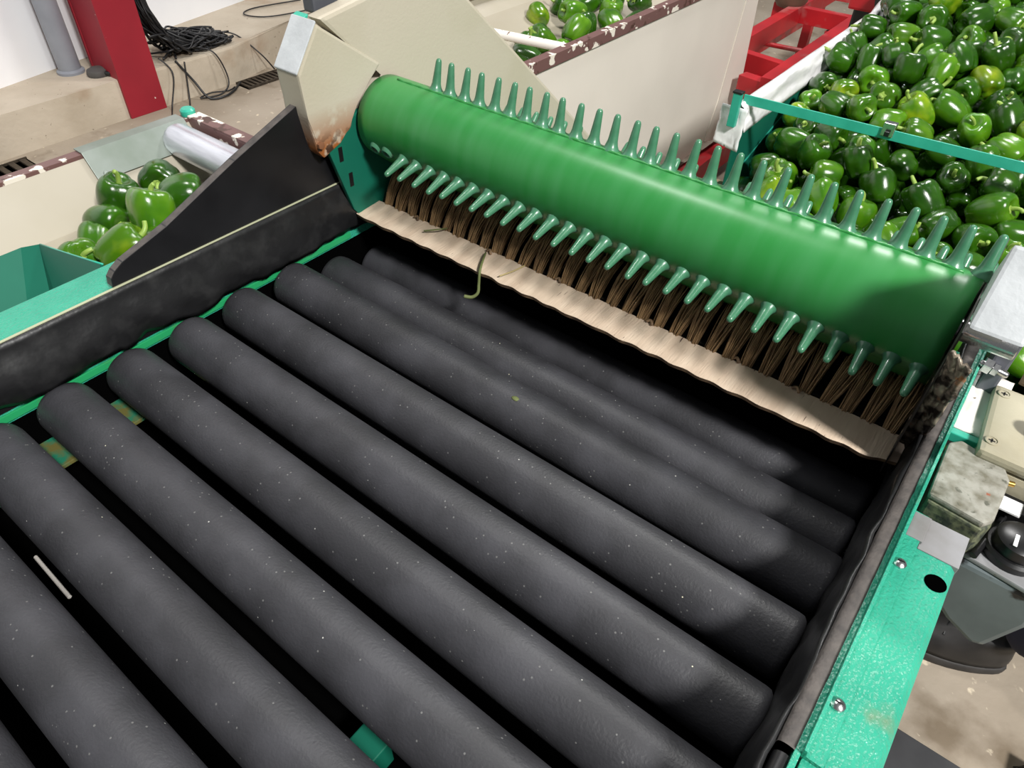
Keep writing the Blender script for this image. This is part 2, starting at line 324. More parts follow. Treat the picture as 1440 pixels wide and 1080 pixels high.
# side rails: channel profiles (x, z)
prism('side_rail', [(-.962, 1.03), (-.966, 1.026), (-.966, .80), (-.895, .80), (-.895, .806), (-.96, .806), (-.96, 1.0245), (-.895, 1.0245), (-.895, 1.03)], 'y', RY0, .74, m_teal, ROOT, .0008)
box('inner_plate', -.899, -.893, RY0, .95, .80, 1.036, m_teal, ROOT, .0008)
prism('bearing_rail', [(-.893, .928), (-.893, .939), (-.8895, .939), (-.8895, .928)], 'y', RY0, .70, m_tealb, ROOT, .001)
prism('lower_ledge', [(-.893, .866), (-.893, .872), (-.83, .872), (-.83, .866)], 'y', RY0, .33, m_ledge, ROOT, .001)
box('skirt_backing', -.8925, -.8895, RY0, .76, .944, 1.02, m_wing, ROOT, 0)
prism('side_rail', [(.112, 1.024), (.106, 1.03), (.0595, 1.03), (.0595, 1.0245), (.1055, 1.0245), (.1055, .806), (.06, .806), (.06, .80), (.112, .80)], 'y', RY0, .598, m_teal, ROOT, .001)
# flat black disc painting the shade of a hole in the right flange
lathe('hole_shade_disc', [(0, 1.0303), (.0088, 1.0303), (.0089, 1.0310), (.0098, 1.0303)], m_holeshade, ROOT, 20, Matrix.Translation((.0995, .527, 0)), False)
prism('angle_strip', [(.0575, 1.0425), (.0605, 1.0425), (.0605, 1.0345), (.0745, 1.0345), (.0745, 1.0302), (.0575, 1.0302)], 'y', .303, .598, m_teal, ROOT, .0006)
prism('edge_strip', [(.0575, 1.0425), (.0605, 1.0425), (.0615, 1.02), (.0575, 1.02)], 'y', .598, .95, m_teal, ROOT, .0006)
box('inner_plate', .0525, .0575, RY0, .95, .80, 1.034, m_teal, ROOT, .0008)
box('primer_patch', .0612, .0768, .562, .597, 1.0, 1.0352, m_gprim, ROOT, .0006)
box('primer_patch', .0752, .1126, .556, .600, 1.0, 1.0312, m_gprim, ROOT, .0006)
for x, y in ((.0665, .524), (.0665, .357)):
    s = lathe('screw', [(0, 0), (.0062, 0), (.006, .0022), (.0035, .0045), (0, .005)], m_steel, ROOT, 14, Matrix.Translation((x, y, 1.034)))
    box('screw_slot', x-.003, x+.003, y-.0006, y+.0006, 1.0384, 1.0394, m_black, s, 0)
# rubber skirts with ragged lower edges
def skL(u, v):
    y = -.35+u*1.13; low = .948+.013*nz(y*8, 1, 0)+.006*nz(y*40, 2, 0)
    if .1 < y < .27: low += .006
    z = 1.036+(low-1.036)*v; x = -.889+.012*math.sin(v*math.pi*.8)**2+.010*v*v*nz(y*14, 3, v)+.004*nz(y*30, z*30, 0)*v
    return (x, y, z)
grid('rubber_skirt', skL, 150, 10, m_skirt, ROOT, .004, -1)
box('skirt_bead', -.8925, -.8885, -.35, .72, 1.031, 1.0375, mat('pale_bead', (168, 170, 140), .5), ROOT, .001)
def skR(u, v):
    y = -.35+u*1.3; low = .930+.006*nz(y*9, 7, 0)+.004*nz(y*40, 2, 0)
    z = 1.03+(low-1.03)*v; x = .040-.010*v+.004*nz(y*12, 5, v*2)+.003*nz(y*30, z*40, 1)
    return (x, y, z)
grid('rubber_skirt', skR, 120, 8, m_skirt, ROOT, .004, 1)
def strip(u, v):
    y = .303+u*.64; a = v*math.pi; return (.0475+.0085*-math.cos(a), y, 1.026+.009*math.sin(a)**.5+.0006*nz(y*60, v*4, 0))
grid('rubber_edging', strip, 60, 8, m_edge, ROOT)
rod('glossy_edging', (.048, -.35, 1.024), (.048, .298, 1.024), .008, m_black, ROOT, 14)
# under the rollers: black pan and sheets added to paint the gaps' shade
box('gap_shade_pan', -.8935, .0525, -.37, .80, .60, .61, m_gapshade, ROOT, 0)
box('gap_shade_end', -.89, .05, .77, .776, .60, .955, m_gapshade, ROOT, 0)
box('gap_shade_side', -.8928, -.8905, -.35, .95, .60, .924, m_gapshade, ROOT, 0)
box('gap_shade_side', .046, .05, -.35, .95, .60, .93, m_gapshade, ROOT, 0)
box('cross_member', -.88, .05, .125, .165, .76, .80, m_gapshade, ROOT)
box('support_bracket', -.86, -.78, .10, .15, .71, .76, m_tealp, ROOT)
box('support_bracket', -.29, -.255, .11, .155, .76, .845, m_tealp, ROOT)
box('support_bracket', -.43, -.41, .11, .14, .72, .77, m_tealp, ROOT)
rod('floor_light_strip', (-.79, .042, .80), (-.70, .040, .80), .0025, m_pipew, ROOT, 8)  # white rod painting a sliver of floor light in the roller gap
for x in (-.93, .085):
    for y in (-.3, .62): box('leg', x-.03, x+.03, y-.03, y+.03, 0, .80, m_tealp, ROOT, .003)
# wing panel of thick rubber sheet above the left skirt
wing = [(.296, 1.038), (.298, 1.050), (.306, 1.058), (.320, 1.066), (.392, 1.087), (.517, 1.137), (.65, 1.184), (.76, 1.222), (.80, 1.03), (.72, 1.03)]
w = prism('rubber_wing', wing, 'x', -.905, -.891, m_wing, None, .001, m_edge); tag(w, 'black rubber side panel with a grey slanted edge left of the rollers', 'panel')
# rollers
prof = [(0, 0), (.026, 0), (.033, .002), (.0372, .006), (.0379, .012), (.0379, .900), (.0372, .906), (.033, .910), (.026, .912), (0, .912)]
labs = ['farthest black rubber roller, half hidden under the cream plate', 'black rubber roller second from the cream plate', 'black rubber roller third from the cream plate', 'black rubber roller fourth from the cream plate', 'black rubber roller fifth from the cream plate',
        'black rubber roller sixth from the cream plate', 'black rubber roller seventh from the cream plate', 'black rubber roller eighth from the cream plate, left end cut by the photo edge', 'black rubber roller ninth from the cream plate', 'black rubber roller at the bottom left corner', 'nearest black rubber roller below the frame']
first = None
for i, lab in enumerate(labs):
    k = i+1; y = .5540-(.0945 if k > 3 else .0926)*(k-3); z = .9125-{1: .055, 2: .034}.get(k, 0); x0 = -.8825+random.uniform(-.004, .004)
    t = thing('conveyor_roller', (x0, y, z), lab, 'roller', 'black rollers of the roller table')
    if first is None:
        R90 = Matrix.Rotation(math.pi/2, 4, 'Y')
        sl = lathe('sleeve', prof, m_roller, None, 40, R90); sh = lathe('shaft', [(0, -.006), (.008, -.006), (.008, .915), (0, .915)], m_steel, None, 12, R90); first = (sl, sh)
        for q in first: q.parent = t
    else:
        for q in first:
            c = q.copy(); COL.objects.link(c); c.parent = t

# ------------------------------------------------------------------ finger belt over its drum
CY, CZ, RB = .786, 1.129, .061
XL, XR = -.861, .016
SL = math.radians(41)
dirv = (math.cos(SL), -math.sin(SL)); nrm = (math.sin(SL), math.cos(SL))     # belt run and its normal in (y, z)
BELT = thing('finger_belt', ((XL+XR)/2, CY, CZ), 'glossy green belt with rows of rubber fingers turning over its drum', 'belt')
Lrun = .88
def on(a, r): return (CY+r*math.cos(a), CZ+r*math.sin(a))
a0 = math.pi/2-SL
path = [(CY+RB*nrm[0]+dirv[0]*Lrun*(1-k/10), CZ+RB*nrm[1]+dirv[1]*Lrun*(1-k/10)) for k in range(10)]
path += [on(a0+math.pi*k/28, RB) for k in range(29)]
path += [(CY-RB*nrm[0]+dirv[0]*.6*k/8, CZ-RB*nrm[1]+dirv[1]*.6*k/8) for k in range(1, 9)]
def beltfn(u, v):
    n = len(path)-1; k = min(int(round(u*n)), n); x = XL+(XR-XL)*v; p = path[k]
    w = .0008*nz(x*7, p[0]*5, p[1]*5); return (x, p[0]+w*nrm[0], p[1]+w*nrm[1])
grid('belt', beltfn, len(path)-1, 60, m_belt, BELT, .003, 0)
for x in (XL+.012, XR-.012):
    lathe('drum_disc', [(0, -.006), (RB-.003, -.006), (RB-.003, .006), (0, .006)], m_dark, BELT, 32, Matrix.Translation((x, CY, CZ)) @ Matrix.Rotation(math.pi/2, 4, 'Y'))
rod('drum_shaft', (XL-.06, CY, CZ), (XR+.06, CY, CZ), .012, m_steel, BELT)
fp = [(.0125, -.002), (.0118, .001), (.0098, .0035), (.0080, .007), (.0068, .012), (.0058, .024), (.0046, .040), (.0043, .0425), (.0034, .0450), (.0018, .0462), (0, .0466)]
f0 = lathe('finger', fp, m_finger, None, 14)
def frow(ang, base, xs, skip=()):
    # ang is the way the fingers point, base the foot of the row in (y, z)
    for j, x in enumerate(xs):
        if j in skip: continue
        Mx = Matrix.Translation((x, base[0], base[1])) @ Matrix.Rotation(ang-math.pi/2+math.radians(random.uniform(-2.5, 2.5)), 4, 'X') @ Matrix.Rotation(math.radians(random.uniform(-2, 2)), 4, 'Y')
        copyto(f0, BELT, Mx)
xs = [-.760+.0286*j for j in range(28)]
at = math.radians(78); al = math.radians(207)
frow(at, on(at, RB), xs)
frow(math.radians(194), on(al, RB-.001), [x-.010 for x in xs])
seg = (al-at)*RB; s0 = seg-(at-a0)*RB
for q in range(4):
    s = s0+q*seg; frow(a0, (CY+RB*nrm[0]+dirv[0]*s, CZ+RB*nrm[1]+dirv[1]*s), [x+.009 for x in xs])
bpy.data.objects.remove(f0)
# low torn finger stubs at the left end
for x, m in ((-.832, m_rust), (-.806, m_finger)):
    p = on(al, RB); Mx = Matrix.Translation((x, p[0], p[1])) @ Matrix.Rotation(al-math.pi/2, 4, 'X')
    s = lathe('finger_stub', [(.0125, -.002), (.0105, .003), (.0085, .006), (.0060, .006), (.0050, .002), (0, .001)], m_finger, BELT, 14, Mx)
    lathe('stub_hole', [(.0050, .0030), (0, .0030)], m, s, 12, Mx)
# little welded ridge along the foot of each visible row
for a in (at,):
    bm = bmesh.new(); pts = []
    for k in range(121):
        x = XL+.03+(XR-XL-.05)*k/120; rr = RB+.0016+.0006*math.sin(k*2.1); p = on(a+(.16 if a == at else -.15)+.02*nz(x*40, a, 0), rr); pts.append((x, *p))
    tube_bm(bm, pts, .0022, 6); mk('weld_bead', bm, m_belt, BELT, True)

# ------------------------------------------------------------------ brush and cream plate under the drum
BR = thing('brush_strip', (-.42, .77, .975), 'strip brush of brown bristle tufts below the green finger belt', 'brush')
box('holder', XL-.01, XR+.01, .765, .80, .955, .982, m_dark, BR)
box('brush_shade_sheet', XL-.01, XR+.01, .80, .81, .90, 1.03, m_gapshade, BR, 0)  # black sheet added to paint the shade behind the bristles
protos = []
for v in range(5):
    rnd = random.Random(v+20); bm = bmesh.new()
    for h in range(46):
        x = rnd.uniform(-.0085, .0085); y = rnd.uniform(-.006, .006); sp = rnd.uniform(-.006, .006); b2 = rnd.uniform(.004, .014); L = rnd.uniform(.070, .088)
        pts = [(x*.8, y, 0), (x*1.05+sp*.2, y-b2*.4, L*.35), (x*1.2+sp*.6, y-b2*.2, L*.7), (x*1.3+sp, y+b2, L)]
        tube_bm(bm, smoothpath(pts, 2), .0013, 3, .0007)
    protos.append(mk('tuft', bm, m_bristle, None, True))
n = 33
for j in range(n):
    x = XL+.012+(XR-XL-.022)*j/(n-1)
    Mx = Matrix.Translation((x, .757, .972)) @ Matrix.Rotation(math.radians(-28+random.uniform(-4, 4)), 4, 'X') @ Matrix.Rotation(math.radians(random.uniform(2, 12)), 4, 'Y')
    copyto(protos[j % 5], BR, Mx)
for p in protos: bpy.data.objects.remove(p)
PL = thing('transition_plate', (-.42, .73, .975), 'cream worn plate with a wavy edge between rollers and brush', 'plate')
def pltop(nu=140):
    bm = bmesh.new(); T = []; B = []
    for i in range(nu+1):
        u = i/nu; x = -.884+.914*u
        yf = .703+.0013*math.sin(x*150+1.5*nz(x*8, 0, 0))+.002*nz(x*30, 1, 0)+(.012*max(0, (u-.97)/.03)) ; yb = .757+.002*nz(x*30, 4, 0)
        if u < .01: yf += .008
        T.append([bm.verts.new((x-(.014*(j/5) if u == 0 else 0), yf+(yb-yf)*j/5, .980+.0008*nz(x*30, j*.6, 2)+.004*(j/5))) for j in range(6)])
        B.append([bm.verts.new((x-(.014*(j/5) if u == 0 else 0), yf+(yb-yf)*j/5+(.002 if j == 0 else 0), .9735+.004*(j/5))) for j in range(6)])
    for i in range(nu):
        for j in range(5):
            bm.faces.new((T[i][j], T[i+1][j], T[i+1][j+1], T[i][j+1])); bm.faces.new((B[i][j], B[i][j+1], B[i+1][j+1], B[i+1][j]))
        for j in (0, 5):
            f = bm.faces.new((T[i][j], B[i][j], B[i+1][j], T[i+1][j])); f.material_index = 1
    for i in (0, nu):
        for j in range(5): f = bm.faces.new((T[i][j], T[i][j+1], B[i][j+1], B[i][j])); f.material_index = 1
    return bm
autosmooth(mk('top', pltop(), [m_board, m_boarde], PL), 35)
box('support_angle', -.88, .03, .735, .765, .955, .972, m_dark, PL)
for j, (x, y) in enumerate(((-.78, .752), (-.62, .750), (-.49, .756), (-.33, .754), (-.2, .757), (-.115, .752))):
    tube('dirt_crumb', [(x, y, .986), (x+.006, y+.002, .989), (x+.011, y-.003, .986)], .0022, m_boarde, PL, 3, 5)
# wilted stalk ends that hang over the plate
tag(tube('stalk_scrap', [(-.615, .742, .988), (-.60, .715, .989), (-.592, .700, .984), (-.590, .695, .965), (-.588, .690, .952), (-.594, .683, .945), (-.604, .676, .946)], .0016, m_leaf, r1=.003), 'wilted green stalk hanging over the wavy edge of the cream plate', 'plant scrap')
tag(tube('stalk_scrap', [(-.71, .757, .989), (-.715, .742, .992), (-.735, .728, .988)], .0013, m_leaf), 'thin dry stalk lying across the cream plate near its left end', 'plant scrap')
tag(tube('stalk_scrap', [(-.545, .752, .989), (-.548, .73, .990), (-.56, .708, .986)], .0011, mat('straw', (168, 152, 104), .7)), 'thin straw coloured stalk on the cream plate beside the hanging one', 'plant scrap')
for lab, p in (('pale leaf crumb on the third roller', (-.40, .5435, .9482)), ('pale olive leaf crumb on the fifth roller', (-.152, .353, .9456))):
    bm = bmesh.new(); bmesh.ops.create_icosphere(bm, subdivisions=2, radius=1)
    for v in bm.verts: v.co = Vector((v.co.x*.006*(1+.5*nz(*(v.co*2))), v.co.y*.004, v.co.z*.0022))+Vector(p)
    tag(mk('leaf_crumb', bm, m_leaf, None, True), lab, 'plant scrap')

# ------------------------------------------------------------------ guards on both sides of the belt
GL = thing('side_guard', (-.9, .7, 1.0), 'cream steel guard with rusted lower corner at the left end of the belt', 'guard')
prism('body', [(.678, 1.288), (.633, 1.230), (.637, 1.166), (.646, 1.110), (.655, 1.098), (.690, 1.112), (.716, 1.128), (.728, 1.160), (.760, 1.190), (.792, 1.206)], 'x', -.919, -.868, m_cream, GL, .004)
prism('front_cap', [(.679, 1.2895), (.632, 1.229), (.6315, 1.232), (.678, 1.2925)], 'x', -.920, -.8695, m_white, GL, .0012)
prism('edge_trim', [(.688, 1.294), (.679, 1.291), (.676, 1.284), (.684, 1.284)], 'x', -.920, -.895, m_bar, GL, .001)
lathe('rust_bolt', [(0, 0), (.006, 0), (.006, .005), (0, .006)], m_rust, GL, 6, Matrix.Translation((-.868, .650, 1.122)) @ Matrix.Rotation(math.pi/2, 4, 'Y'))
def run(s, h): return (.683+dirv[0]*s+nrm[0]*h, 1.291+dirv[1]*s+nrm[1]*h)
o = box('grey_switch_box', -.936, -.912, .712, .76, 1.285, 1.42, mat('dark_grey_plastic', (74, 76, 82), .5), None, .004); tag(o, 'small dark grey box standing behind the white topped left guard', 'box')
GP = thing('belt_side_panel', (-.88, 1.1, .8), 'large plain cream panel rising behind the left guard', 'panel')
prism('panel', [run(0, .002), run(.163, .188), run(.95, .188), run(.95, -.12), run(.13, -.12), run(.155, .0)], 'x', -.90, -.870, m_creamp, GP, .006)
box('mounting_foot', -.905, -.873, 1.15, 1.25, 0, .9, m_tealp, GP)
GB = thing('bearing_plate', (-.875, .73, .96), 'teal bearing plate with dark slots under the left end of the drum', 'plate')
prism('plate', [(.66, 1.125), (.70, .99), (.715, .97), (.775, .96), (.83, 1.02), (.835, 1.12), (.74, 1.15)], 'x', -.878, -.869, m_tealp, GB, .002)
for yy, zz in ((.688, 1.093), (.702, 1.045)):
    prism('slot', [(yy-.004, zz-.012), (yy+.004, zz-.012), (yy+.004, zz+.012), (yy-.004, zz+.012)], 'x', -.870, -.8683, m_black, GB, .0004)
GR = thing('side_guard', (.04, .68, 1.0), 'white painted steel guard at the right end of the green belt', 'guard')
prism('body', [(.694, 1.281), (.646, 1.216), (.664, 1.212), (.70, 1.200), (.75, 1.190), (.80, 1.20)], 'x', .0205, .066, m_white, GR, .004)
box('edge_trim', .034, .064, .690, .702, 1.275, 1.2835, m_bar, GR, .001)
prism('belt_side', [run(.30, -.2), run(.30, -.06), run(.9, -.06), run(.9, -.2)], 'x', .028, .034, m_tealp, GR, .001)
GBR = thing('bearing_bracket', (.03, .75, .95), 'grimy steel bracket between the right end of the drum and the rubber edging', 'bracket')
def brk(u, v):
    y = .655+.085*u+.0; z = 1.185-.19*u; x = .0195+.022*v
    return (x+.002*nz(u*9, v*3, 1), y+.004*nz(u*12, v*5, 2), z+.006*nz(u*14, v*6, 3)-.012*v)
grid('plate', brk, 40, 10, m_grime, GBR, .003, -1)
prism('web', [(.658, 1.203), (.70, 1.0), (.72, .95), (.90, .95), (.90, 1.19), (.75, 1.188), (.70, 1.198)], 'x', .0186, .0202, m_dark, GBR, 0)  # web enlarged to block lamp light from the drum's right end
lathe('bolt', [(0, 0), (.006, 0), (.006, .005), (.003, .008), (0, .008)], m_grime, GBR, 6, Matrix.Translation((.032, .695, 1.098)))
tube('grease_rag', [(.024, .668, 1.165), (.030, .672, 1.158), (.036, .68, 1.148), (.033, .69, 1.138)], .006, mat('tan_grease', (196, 150, 104), .5), GBR, 5, 6)

# ------------------------------------------------------------------ drive and control boxes right of the rail
TB = thing('terminal_box', (.1, .72, .95), 'corroded grey cast terminal box bolted beside the teal rail', 'box')
prism('body', [(.071, .662), (.126, .655), (.134, .668), (.134, .748), (.128, .760), (.080, .768), (.068, .757)], 'z', .945, .996, m_castd, TB, .003)
prism('lid', [(.069, .664), (.125, .657), (.133, .669), (.135, .738), (.126, .757), (.078, .770), (.067, .757)], 'z', .9965, 1.005, m_cast, TB, .003)
rod('grease_nipple', (.134, .745, .995), (.1415, .747, .995), .0032, m_brass, TB, 10)
CB = thing('control_box', (.15, .83, .93), 'beige plastic control box with cross head screws and a black button', 'control box')
prism('body', [(.094, .752), (.235, .752), (.235, .885), (.086, .885)], 'z', .93, 1.0, m_cbox, CB, .008)
prism('lid', [(.094, .752), (.235, .752), (.235, .885), (.086, .885)], 'z', 1.0015, 1.018, m_cbox, CB, .006)
for x, y in ((.103, .773), (.098, .868), (.22, .773), (.22, .868)):
    s = lathe('screw', [(0, 1.018), (.0072, 1.018), (.0072, 1.0192), (.0058, 1.0196), (.0056, 1.0186), (0, 1.0186)], m_cbox, CB, 18, Matrix.Translation((x, y, 0)))
    box('cross_slot', x-.0034, x+.0034, y-.0008, y+.0008, 1.0187, 1.0192, m_black, s, 0); box('cross_slot', x-.0008, x+.0008, y-.0034, y+.0034, 1.0187, 1.0192, m_black, s, 0)
lathe('button', [(0, 1.036), (.011, 1.036), (.013, 1.032), (.013, 1.018)], m_black, CB, 20, Matrix.Translation((.142, .815, 0)))
MT = thing('gear_motor', (.17, .72, .84), 'grey painted gear motor housing behind the teal rail end', 'motor')
prism('housing', [(.118, .945), (.215, .945), (.215, .90), (.198, .838), (.185, .832), (.152, .850), (.118, .88)], 'y', .652, .80, m_gear, MT, .006)
prism('top_flange', [(.112, .660), (.215, .648), (.225, .80), (.112, .80)], 'z', .9455, .952, m_gprim, MT, .002)
box('cover', .135, .26, .73, .80, .953, .975, m_black, MT, .003)
rod('hose', (.135, .655, .958), (.15, .735, .960), .004, m_black, MT, 10)
KN = thing('rotary_connector', (.165, .69, .953), 'round black rotary connector with a white mark on top of the grey motor', 'connector')
lathe('base', [(0, 0), (.031, 0), (.031, .008), (.028, .011), (0, .011)], m_black, KN, 30, Matrix.Translation((.168, .692, .953)))
lathe('knob', [(.025, .0115), (.024, .024), (.018, .028), (0, .028)], m_black, KN, 30, Matrix.Translation((.168, .692, .953)))
o = box('white_mark', .160, .164, .672, .690, .981, .9822, m_paper, KN, .0005)
o = box('sticker', .137, .160, .722, .744, .976, .9768, m_paper); tag(o, 'small white paper sticker on the black motor cover', 'sticker')
BP = thing('mounting_plate', (.08, .9, 1.0), 'pale wrinkled mounting plate between the teal rail and the control box', 'plate')
grid('plate', lambda u, v: (.062+.045*v+.002*nz(u*5, v*4, 0), .79+.13*u, 1.004+.003*nz(u*4, v*5, 1)), 16, 10, m_pipew, BP, .003, -1)
box('teal_backing', .062, .10, .778, .789, .99, 1.003, m_bar, BP)
BT = thing('bolt', (.07, .86, 1.03), 'shiny steel bolt with two nuts at the end of the teal rail', 'bolt')
Mb, _ = along((.058, .872, 1.045), (.1, .872, 1.04))
lathe('nut', [(0, .004), (.010, .004), (.010, .013), (0, .013)], m_steel, BT, 6, Mb); lathe('nut', [(0, .0145), (.008, .0145), (.008, .021), (0, .021)], m_steel, BT, 6, Mb)
lathe('thread', [(0, 0), (.0045, 0), (.0045, .031), (.003, .033), (0, .033)], m_steel, BT, 12, Mb)
o = prism('grey_strut', [(.068, .90), (.088, .90), (.088, 1.18), (.068, 1.18)], 'y', .88, .95, mat('grey_strut_paint', (96, 98, 106), .5), None, .003); tag(o, 'dark grey steel strut behind the right white guard', 'strut')
o = lathe('conduit', [(0, 0), (.017, 0), (.017, .12), (.014, .125), (0, .125)], mat('tan_conduit', (190, 160, 120), .5, var=(150, 132, 104), vscale=30), None, 18, Matrix.Translation((.128, .93, 1.0)) @ Matrix.Rotation(math.radians(-40), 4, 'X')); tag(o, 'tan conduit elbow behind the beige control box', 'conduit')

# ------------------------------------------------------------------ worker's leg beside the machine
def skin(name, pts, m, parent, sub=2):
    me = bpy.data.meshes.new(name); me.from_pydata([p[:3] for p in pts], [(i, i+1) for i in range(len(pts)-1)], [])
    me.materials.append(m); o = bpy.data.objects.new(name, me); COL.objects.link(o)
    md = o.modifiers.new('skin', 'SKIN'); md.use_smooth_shade = True
    for v, p in zip(me.skin_vertices[0].data, pts): v.radius = (p[3], p[4] if len(p) > 4 else p[3])
    me.skin_vertices[0].data[0].use_root = True
    s = o.modifiers.new('sub', 'SUBSURF'); s.levels = s.render_levels = sub; return setp(o, parent)
PE = thing('person', (.45, 1.35, 0), 'person in navy trousers and black shoes standing beside the machine', 'person')
me = bpy.data.meshes.new('body')
V = [(.62, 1.42, .98, .13), (.58, 1.33, .92, .10), (.53, 1.31, .50, .075), (.435, 1.305, .13, .058), (.62, 1.54, .92, .10), (.62, 1.55, .50, .075), (.56, 1.56, .13, .058), (.64, 1.43, 1.06, .14)]
me.from_pydata([v[:3] for v in V], [(0, 1), (1, 2), (2, 3), (0, 4), (4, 5), (5, 6), (0, 7)], []); me.materials.append(m_navy)
bo = bpy.data.objects.new('body', me); COL.objects.link(bo); md = bo.modifiers.new('skin', 'SKIN'); md.use_smooth_shade = True
for v, p in zip(me.skin_vertices[0].data, V): v.radius = (p[3], p[3])
me.skin_vertices[0].data[0].use_root = True
md = bo.modifiers.new('sub', 'SUBSURF'); md.levels = md.render_levels = 2; setp(bo, PE)
def shoe(hx, hy, ang):
    root = None
    def f(u, v, zs, infl):
        L = .285; a = 2*math.pi*v
        # footprint outline: heel at 0, toe at L
        cx = L*.5*(1-math.cos(a)); s = cx/L
        wd = (.036+.014*math.sin(math.pi*min(1, s*1.05)))*(abs(math.sin(a))**.55)*(1 if math.sin(a) >= 0 else -1)
        return cx, wd
    Mx = Matrix.Translation((hx, hy, 0)) @ Matrix.Rotation(ang, 4, 'Z')
    def build(name, levels, m, par):
        bm = bmesh.new(); rings = []
        for z, sc, x0, x1 in levels:
            ring = []
            for k in range(32):
                cx, wd = f(0, k/32, z, sc); ring.append(bm.verts.new(Mx @ Vector((x0+cx/.285*(x1-x0), wd*sc, z))))
            rings.append(ring)
        for A, B in zip(rings, rings[1:]):
            for k in range(32): bm.faces.new((A[k], A[(k+1) % 32], B[(k+1) % 32], B[k]))
        bm.faces.new(rings[0][::-1]); bm.faces.new(rings[-1]); return mk(name, bm, m, par, True)
    u = build('shoe', [(.03, 1.0, .002, .283), (.05, 1.02, 0, .282), (.07, .98, .002, .268), (.09, .86, .006, .21), (.11, .76, .008, .14), (.13, .74, .010, .118)], m_shoe, PE)
    build('sole', [(.0, .96, .004, .28), (.01, 1.06, -.004, .29), (.028, 1.07, -.005, .291), (.032, 1.0, .0, .284)], m_sole, u)
    tube('lace', [Mx @ Vector((.13, -.03, .098)), Mx @ Vector((.15, 0, .105)), Mx @ Vector((.16, .03, .094))], .003, m_black, u)
shoe(.458, 1.335, math.radians(196)); shoe(.60, 1.575, math.radians(192))
o = box('floor_mat', .18, .46, .55, 1.036, .001, .012, m_mat, None, .003); tag(o, 'flat black mat on the floor at the bottom right corner', 'mat')
bm = bmesh.new(); rnd = random.Random(5)
for i in range(500):
    x = .56+rnd.uniform(-.02, .12); y = 1.10+rnd.uniform(-.14, .03); tube_bm(bm, [(x, y, .03), (x+rnd.uniform(-.02, .02), y+rnd.uniform(-.02, .02), .0)], .0016, 3)
BH = thing('broom_head', (.6, 1.05, 0), 'black bristle broom head on the floor at the right photo edge', 'broom')
mk('bristles', bm, m_black, BH)['kind'] = 'stuff'; box('block', .545, .675, .965, 1.125, .03, .055, m_black, BH, .004)

# ------------------------------------------------------------------ bell peppers
def pepper_mesh(seed):
    rnd = random.Random(seed); nl = rnd.choice((3, 4, 4)); ph = rnd.random()*6.28; H = rnd.uniform(.82, 1.2); tap = rnd.uniform(.02, .25); bend = rnd.uniform(-.14, .14); dep = rnd.uniform(.16, .27)
    am = [rnd.uniform(.9, 1.1) for _ in range(nl)]
    nu, nv = 36, 18; bm = bmesh.new(); rings = []
    def pt(th, v):
        fi = math.pi*v; s = math.sin(fi); c = math.cos(fi)
        rr = s**.72; z = (abs(c)**.80)*(1 if c > 0 else -1)
        k = (th+ph)/(2*math.pi)*nl; fr = k % 1; lobe = math.sin(math.pi*fr)**.55; w = am[int(k) % nl]
        end = .45+.55*abs(c)
        R = rr*(1-dep*(1-lobe)*end*1.35)*(.93+.07*w)*(1-tap*(.5-.5*z))
        top = math.exp(-(rr/.42)**2)
        zz = z*H
        if z > 0: zz -= .34*top*H*.9; zz += .07*lobe*(1-top)*s**.5
        else: zz += .20*math.exp(-(rr/.5)**2)*H; zz -= .16*lobe*s*(1-s)*2*w
        return Vector((R*math.cos(th)+bend*zz*.6, R*math.sin(th), zz+.06*math.cos(th*1+ph)))
    tp = bm.verts.new(pt(0, .0001)); bt = bm.verts.new(pt(0, .9999))
    for j in range(1, nv): rings.append([bm.verts.new(pt(2*math.pi*i/nu, (j/nv))) for i in range(nu)])
    for i in range(nu): bm.faces.new((tp, rings[0][i], rings[0][(i+1) % nu])); bm.faces.new((bt, rings[-1][(i+1) % nu], rings[-1][i]))
    for A, B in zip(rings, rings[1:]):
        for i in range(nu): bm.faces.new((A[i], B[i], B[(i+1) % nu], A[(i+1) % nu]))
    bmesh.ops.recalc_face_normals(bm, faces=bm.faces)
    me = bpy.data.meshes.new('bell_pepper'); bm.to_mesh(me); bm.free(); me.shade_smooth()
    zt = tp = pt(0, .0001).z
    # stem: star shaped calyx and a curved stalk
    bm = bmesh.new(); a = rnd.random()*6.28; b2 = rnd.uniform(.15, .55); L = rnd.uniform(.45, .85)
    d = Vector((math.cos(a), math.sin(a), 0))
    P = [Vector((0, 0, zt-.05)), Vector((0, 0, zt+L*.45))+d*b2*.12, Vector((0, 0, zt+L*.8))+d*b2*.45, Vector((0, 0, zt+L*1.0))+d*b2*1.0]
    pth = smoothpath(P, 4); tube_bm(bm, pth, .12, 8, .095)
    c0 = bm.verts.new((0, 0, zt+.08)); rim = []
    for k in range(12):
        an = 2*math.pi*k/12; rr = .34 if k % 2 else .22; rim.append(bm.verts.new((rr*math.cos(an), rr*math.sin(an), zt+.02+.10*rr)))
    for k in range(12): bm.faces.new((c0, rim[k], rim[(k+1) % 12]))
    st = bpy.data.meshes.new('stem'); bm.to_mesh(st); bm.free(); st.shade_smooth(); st.materials.append(m_stem)
    return me, st
PM = []
for s in range(9):
    me, st = pepper_mesh(100+s); vs = []
    for m in m_pep: c = me.copy(); c.materials.append(m); vs.append(c)
    PM.append((vs, st))
def pepper(loc, size, rot, kind, tint, label, group):
    vs, st = PM[kind % 9]
    o = bpy.data.objects.new('bell_pepper', vs[tint]); COL.objects.link(o); o.location = loc; o.scale = (size,)*3; o.rotation_euler = rot
    s = bpy.data.objects.new('stem', st); COL.objects.link(s); s.parent = o
    tag(o, label, 'pepper', group); return o
tn = ['dark green', 'mid green', 'yellowish green']
